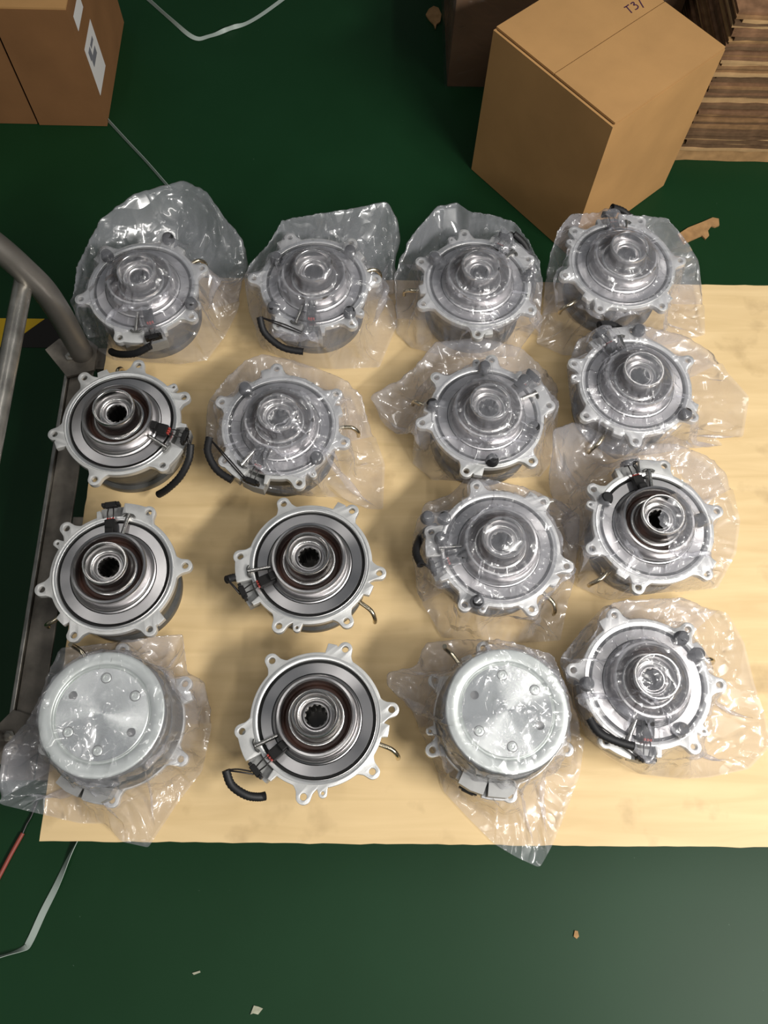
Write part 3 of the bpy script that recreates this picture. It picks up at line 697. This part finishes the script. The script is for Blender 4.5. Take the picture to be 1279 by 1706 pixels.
def main_carton():
    hb = 0.386
    A, B, C = P(832, 40, hb), P(1022, 208, hb), P(1200, 71, hb)
    u = (C - B).xy; v = (A - B).xy; lu, lv = u.length, v.length
    au, av = math.atan2(u.y, u.x), math.atan2(v.y, v.x); mid = (au + av) / 2
    u = Vector((math.cos(mid - PI / 4), math.sin(mid - PI / 4))) * lu; v = Vector((math.cos(mid + PI / 4), math.sin(mid + PI / 4))) * lv
    b0 = B.xy; a0 = b0 + v; c0 = b0 + u; d0 = a0 + u
    ctr = (a0 + c0) / 2
    t = empty('cardboard_carton', (ctr.x, ctr.y, 0)); org = Vector(t.location)
    tag(t, 'closed tan cardboard carton standing on the green floor behind the board, marker writing on top', 'box')
    th = 0.005
    for p, q in ((b0, c0), (c0, d0), (d0, a0), (a0, b0)):
        wall_panel('side_panel', p, q, th, 0.002, hb - 0.006, M['card'], t, org, 1)
    un, vn = u.normalized(), v.normalized()
    # floor of the carton
    quad_prism('bottom_panel', [b0 + un * .006 + vn * .006, c0 - un * .006 + vn * .006, d0 - un * .006 - vn * .006, a0 + un * .006 - vn * .006], 0.001, 0.006, M['card'], t, org)
    # two top flaps that meet on the seam; the seam runs along u from the middle of the A-B edge
    g = 0.0012
    for lo, hi in ((0.0015, lv / 2 - g), (lv / 2 + g, lv - 0.0015)):
        q = [b0 + un * 0.006 + vn * lo, c0 - un * 0.001 + vn * lo, c0 - un * 0.001 + vn * hi, b0 + un * 0.006 + vn * hi]
        quad_prism('top_flap', q, hb - 0.0045, hb, M['card'], t, org)
    q = [b0 + un * .006 + vn * .006, c0 - un * .006 + vn * .006, d0 - un * .006 - vn * .006, a0 + un * .006 - vn * .006]
    quad_prism('inner_flap', q, hb - 0.0100, hb - 0.0050, M['card_edge'], t, org)
    # marker strokes
    def stroke(px):
        pts = [P(960 + x / 4.01, y / 4.01, hb + 0.0006) - org for x, y in px]
        pts = smooth_path(pts, 5); V, F = [], []
        for i, p in enumerate(pts):
            d = (pts[min(i + 1, len(pts) - 1)] - pts[max(i - 1, 0)]).normalized(); s = Vector((-d.y, d.x, 0)) * 0.0012
            V += [p + s, p - s, p + s - Vector((0, 0, .0005)), p - s - Vector((0, 0, .0005))]
        for i in range(len(pts) - 1):
            k = 4 * i; F += [(k, k + 1, k + 5, k + 4), (k, k + 4, k + 6, k + 2), (k + 1, k + 3, k + 7, k + 5)]
        o = obj('marker_stroke', mesh_from('marker_stroke', V, F, M['marker'], smooth=False), t)
    stroke([(318, 50), (330, 44), (350, 30)]); stroke([(333, 43), (350, 62), (371, 86)])
    stroke([(362, 26), (378, 14), (386, 22), (383, 34), (398, 31), (412, 42), (408, 56), (392, 64)])
    stroke([(417, -4), (430, 20), (449, 51)])
    # worn spots near the front corner
    return t
main_carton()

def left_carton():
    c = P(179, 211, 0.0); yf = c.y; back = P(205, 38, 0.0)
    top = PY(108, 14, yf); hb = top.z
    x1 = c.x; x0 = x1 - 0.46; y1 = back.y
    t = empty('cardboard_carton', ((x0 + x1) / 2, (yf + y1) / 2, 0)); org = Vector(t.location)
    tag(t, 'brown cardboard carton with white shipping labels at the far left', 'box')
    v = lambda x, y: Vector((x, y))
    j = P(62, 210, 0).x
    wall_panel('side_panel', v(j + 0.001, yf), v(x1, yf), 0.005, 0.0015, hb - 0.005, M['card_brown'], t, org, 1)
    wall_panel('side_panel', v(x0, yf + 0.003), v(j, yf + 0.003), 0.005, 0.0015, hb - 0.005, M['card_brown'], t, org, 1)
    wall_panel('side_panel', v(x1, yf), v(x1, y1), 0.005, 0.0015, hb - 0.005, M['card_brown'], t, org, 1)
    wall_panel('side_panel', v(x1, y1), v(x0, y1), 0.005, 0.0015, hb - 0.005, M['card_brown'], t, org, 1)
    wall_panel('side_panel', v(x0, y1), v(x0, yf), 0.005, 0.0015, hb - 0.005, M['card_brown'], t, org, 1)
    ym = (yf + y1) / 2
    for lo, hi in ((yf + 0.001, ym - 0.001), (ym + 0.001, y1 - 0.001)):
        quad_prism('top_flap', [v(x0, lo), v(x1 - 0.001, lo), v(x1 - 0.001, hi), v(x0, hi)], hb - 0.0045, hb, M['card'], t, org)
    quad_prism('bottom_panel', [v(x0 + .006, yf + .008), v(x1 - .006, yf + .008), v(x1 - .006, y1 - .006), v(x0 + .006, y1 - .006)], 0.001, 0.005, M['card_brown'], t, org)
    def on_side(px, py):      # point on the right-hand face x = x1
        d = ray(px, py); k = (x1 + 0.0009) / d[0]; return Vector((d[0] * k, d[1] * k, CAM_Z + d[2] * k))
    def paper(name, px, mat, lift=0.0):
        q = [on_side(*p) + Vector((lift, 0, 0)) for p in px]
        y_lo, y_hi = min(p.y for p in q), max(p.y for p in q); z_lo, z_hi = min(p.z for p in q), max(p.z for p in q)
        bx = box_me(name, (0.0006, y_hi - y_lo, z_hi - z_lo), mat, 0); o = obj(name, bx, t)
        o.location = Vector((x1 + 0.0006 + lift, (y_lo + y_hi) / 2, (z_lo + z_hi) / 2)) - org
        return o
    lab = paper('shipping_label', [(141, 83), (168, 156), (174, 104)], M['label'])
    paper('shipping_label', [(123, 25), (131, 52), (138, 10)], M['label'])
    for px in (((147, 88), (152, 100), (154, 92)), ((154, 94), (157, 112), (160, 84)), ((150, 75), (153, 70), (155, 66))):
        k = paper('printed_bar', px, M['ink'], 0.0005)
    return t
left_carton()

def wrapped_carton():
    c = P(742, 146, 0.0); yf = c.y; x0 = c.x; x1 = P(1119, 268, 0).x - 0.02; y1 = yf + 0.55; hb = 0.30
    t = empty('wrapped_carton', ((x0 + x1) / 2, (yf + y1) / 2, 0)); org = Vector(t.location)
    tag(t, 'dark brown carton wrapped in stretch film, behind the tan carton', 'box')
    v = lambda x, y: Vector((x, y))
    e = 0.004
    quad_prism('carton_body', [v(x0 + e, yf + e), v(x1 - e, yf + e), v(x1 - e, y1 - e), v(x0 + e, y1 - e)], 0.001, hb - e, M['card_dark'], t, org)
    # loose film around it
    rnd = random.Random(5); V, F = [], []; n = 90; rows = 26
    for k in range(rows + 1):
        z = 0.001 + (hb - 0.001) * k / rows
        for i in range(n):
            s = i / n * 4; w = s % 1
            cr = [v(x0, yf), v(x1, yf), v(x1, y1), v(x0, y1)]; p = cr[int(s)].lerp(cr[(int(s) + 1) % 4], w)
            d = (p - v(org.x, org.y)).normalized() * (0.001 + 0.004 * rnd.random())
            V.append((p.x + d.x - org.x, p.y + d.y - org.y, z + rnd.uniform(-.003, .003) * (0 < k < rows)))
    for k in range(rows):
        for i in range(n): F.append((k * n + i, k * n + (i + 1) % n, (k + 1) * n + (i + 1) % n, (k + 1) * n + i))
    top = [rows * n + i for i in range(n)]; F.append(tuple(top))
    obj('stretch_film', mesh_from('stretch_film', V, F, M['wrap'], angle=80), t)
    return t
wrapped_carton()

def carton_stack():
    rnd = random.Random(11)
    c = P(1119, 268, 0.0); yf = c.y; x0 = c.x; z = 0.001; k = 0
    mats = []
    for i, (base, dv) in enumerate((((0.46, 0.27, 0.12), 0.2), ((0.30, 0.17, 0.08), 0.3), ((0.17, 0.10, 0.055), 0.3), ((0.52, 0.33, 0.16), 0.15), ((0.24, 0.13, 0.07), 0.35))):
        mats.append(simple('stacked_cardboard_%d' % i, tuple(0.8 * q for q in base), 0.8, 0, 0.1, dv, 35))
    # thickness in metres from the floor up, material
    seq = [(0.036, 0)]
    while sum(s[0] for s in seq) < 0.40:
        zc = sum(s[0] for s in seq)
        if 0.165 < zc < 0.175: seq.append((0.013, 3))
        else: seq.append((rnd.choice((0.0055, 0.006, 0.0065, 0.008, 0.0105)), rnd.choice((1, 2, 2, 4, 4, 1, 3, 0) if zc > 0.19 else (1, 2, 2, 2, 4, 4, 2, 3))))
    nn = len(seq)
    for i, (h, mi) in enumerate(seq):
        dx = rnd.uniform(-0.008, 0.010); dy = rnd.uniform(-0.010, 0.004)
        if i == 0: dx = dy = 0
        w, d = 0.62, 0.44
        xs = np.linspace(0, w, 19); fr = [(x, rnd.uniform(0, 0.0035)) for x in xs]
        pts = fr + [(w, d), (0, d)]
        pts[0] = (rnd.uniform(0, 0.006), pts[0][1])
        me = prism('flattened_carton', pts, 0.0003, h - 0.0003, mats[mi], bevel=0.0)
        o = obj('flattened_carton', me); o.location = (x0 + dx, yf + dy, z); z += h
        if i == 0: lab = 'thick pale folded carton at the bottom of the cardboard stack'
        elif i == nn - 1: lab = 'flattened carton topmost of the cardboard stack'
        else: lab = ('ochre', 'mid-brown', 'dark brown', 'pale', 'reddish brown')[mi] + ' flattened carton among the layers of the cardboard stack at the right'
        tag(o, lab, 'cardboard', 'flattened cartons in the stack')
carton_stack()

# ------------------------------------------------------------------ floor bits
def flat_piece(name, px, z0, th, mat, label=None, cat=None, parent=None, org=None):
    q = [P(x, y, z0) for x, y in px]
    if org is None: org = Vector((sum(p.x for p in q) / len(q), sum(p.y for p in q) / len(q), z0))
    o = obj(name, prism(name, [(p.x - org.x, p.y - org.y) for p in q], 0, th, mat), parent)
    if parent is None: o.location = org; tag(o, label, cat)
    else: o.location = (0, 0, z0 - org.z)
    return o
def ribbon(name, px, width, mat, label, cat, lift=0.002, twist=()):
    pts = smooth_path([P(x, y, lift) for x, y in px], 8) if len(px) > 2 else [P(x, y, lift) for x, y in px]
    org = Vector((pts[0].x, pts[0].y, 0)); V, F = [], []
    for i, p in enumerate(pts):
        d = (pts[min(i + 1, len(pts) - 1)] - pts[max(i - 1, 0)]).normalized()
        a = sum(math.exp(-((i / len(pts) - t0) / w0) ** 2) * 1.35 for t0, w0 in twist)
        s = Vector((-d.y * math.cos(a), d.x * math.cos(a), math.sin(a))) * width / 2; up = Vector((0, 0, width / 2 * abs(math.sin(a))))
        n = d.cross(s).normalized() * 0.0005
        for w in (s + n, -s + n, -s - n, s - n): V.append(p + w + up - org)
    for i in range(len(pts) - 1):
        for k in range(4): F.append((4 * i + k, 4 * i + (k + 1) % 4, 4 * i + 4 + (k + 1) % 4, 4 * i + 4 + k))
    F += [(0, 1, 2, 3), tuple(4 * (len(pts) - 1) + k for k in (3, 2, 1, 0))]
    o = obj(name, mesh_from(name, V, F, mat)); o.location = org; tag(o, label, cat); return o
ribbon('packing_strap', [(235, -10), (285, 35), (323, 64), (350, 60), (392, 47), (430, 28), (480, -8)], 0.011, M['strap'], 'pale packing strap bent in a V on the green floor at the top', 'strap', 0.002, ((0.12, .2), (0.62, .06)))
ribbon('packing_strap', [(181, 203), (215, 240), (245, 272), (285, 318)], 0.010, M['strap'], 'thin pale strap running from the labelled carton to the far left bag', 'strap', 0.002, ((0.5, 2.0),))
ribbon('packing_strap', [(140, 1385), (118, 1425), (95, 1475), (72, 1520), (50, 1568), (40, 1580), (0, 1594), (-30, 1600)], 0.012, M['strap'], 'pale woven strap trailing from under the board at the lower left', 'strap', 0.002, ((0.0, .25), (0.8, .15)))
def red_cord():
    p = [P(-14, 1485, .004), P(0, 1458, .004), P(20, 1420, .004), P(38, 1388, .004)]
    t = empty('red_cord', (p[1].x, p[1].y, 0)); tag(t, 'thin red cord on the floor below the near left corner of the board', 'cord'); o = Vector(t.location)
    obj('cord_sheath', tube('cord_sheath', [q - o for q in p], 0.0038, M['cord'], 10), t)
    obj('cord_wire', tube('cord_wire', [q - o for q in (P(37, 1390, .004), P(44, 1374, .004), P(52, 1360, .004), P(62, 1335, .004))], 0.0018, M['wire'], 8), t)
red_cord()
def hazard_tape():
    t0 = P(30, 556, 0); t = empty('hazard_tape', (t0.x, t0.y, 0)); tag(t, 'yellow and black hazard tape on the floor beside the trolley handle', 'tape'); org = Vector(t.location)
    y1 = P(20, 531, 0).y; y0 = P(20, 579, 0).y; xr = P(112, 560, 0).x
    h = y1 - y0
    obj('tape_strip', prism('tape_strip', [(xr - 0.9 - org.x, y0 - org.y), (xr - org.x, y0 - org.y), (xr - org.x, y1 - org.y), (xr - 0.9 - org.x, y1 - org.y)], 0.0002, 0.0009, M['tape_black']), t)
    xa = P(75, 531, 0).x; k = 0
    while xa > xr - 0.85:
        q = [(xa - 0.10 - 0.075, y0), (xa - 0.075, y0), (xa, y1), (xa - 0.10, y1)]
        obj('yellow_stripe', prism('yellow_stripe', [(a - org.x, b - org.y) for a, b in q], 0.0009, 0.0014, M['yellow']), t); xa -= 0.20
hazard_tape()
flat_piece('cardboard_scrap', [(1128, 392), (1145, 381), (1170, 371), (1186, 364), (1196, 366), (1197, 377), (1190, 380), (1184, 378), (1178, 386), (1180, 394), (1174, 400), (1168, 394), (1150, 402), (1138, 408)],
           0.001, 0.004, M['scrap'], 'torn strip of brown cardboard on the floor beyond the far right clutch', 'cardboard')
flat_piece('cardboard_scrap', [(709, 26), (714, 17), (722, 12), (730, 15), (735, 26), (733, 38), (727, 42), (725, 50), (722, 42), (714, 34)], 0.001, 0.004, M['scrap'],
           'small torn cardboard scrap beside the film-wrapped carton', 'cardboard')
flat_piece('paper_scrap', [(417, 1690), (423, 1675), (431, 1677), (438, 1680), (430, 1690), (422, 1688)], 0.001, 0.0015, M['paper'], 'crumpled pale paper scrap on the floor at the bottom', 'paper')
flat_piece('paper_scrap', [(955, 1560), (957, 1550), (962, 1551), (964, 1560), (960, 1564)], 0.001, 0.0015, M['scrap'], 'tiny brown chip on the floor below the hanging bag tip', 'paper')
flat_piece('paper_scrap', [(320, 1621), (333, 1617), (334, 1620), (323, 1624)], 0.001, 0.001, M['paper'], 'thin sliver of paper on the floor above the crumpled scrap', 'paper')
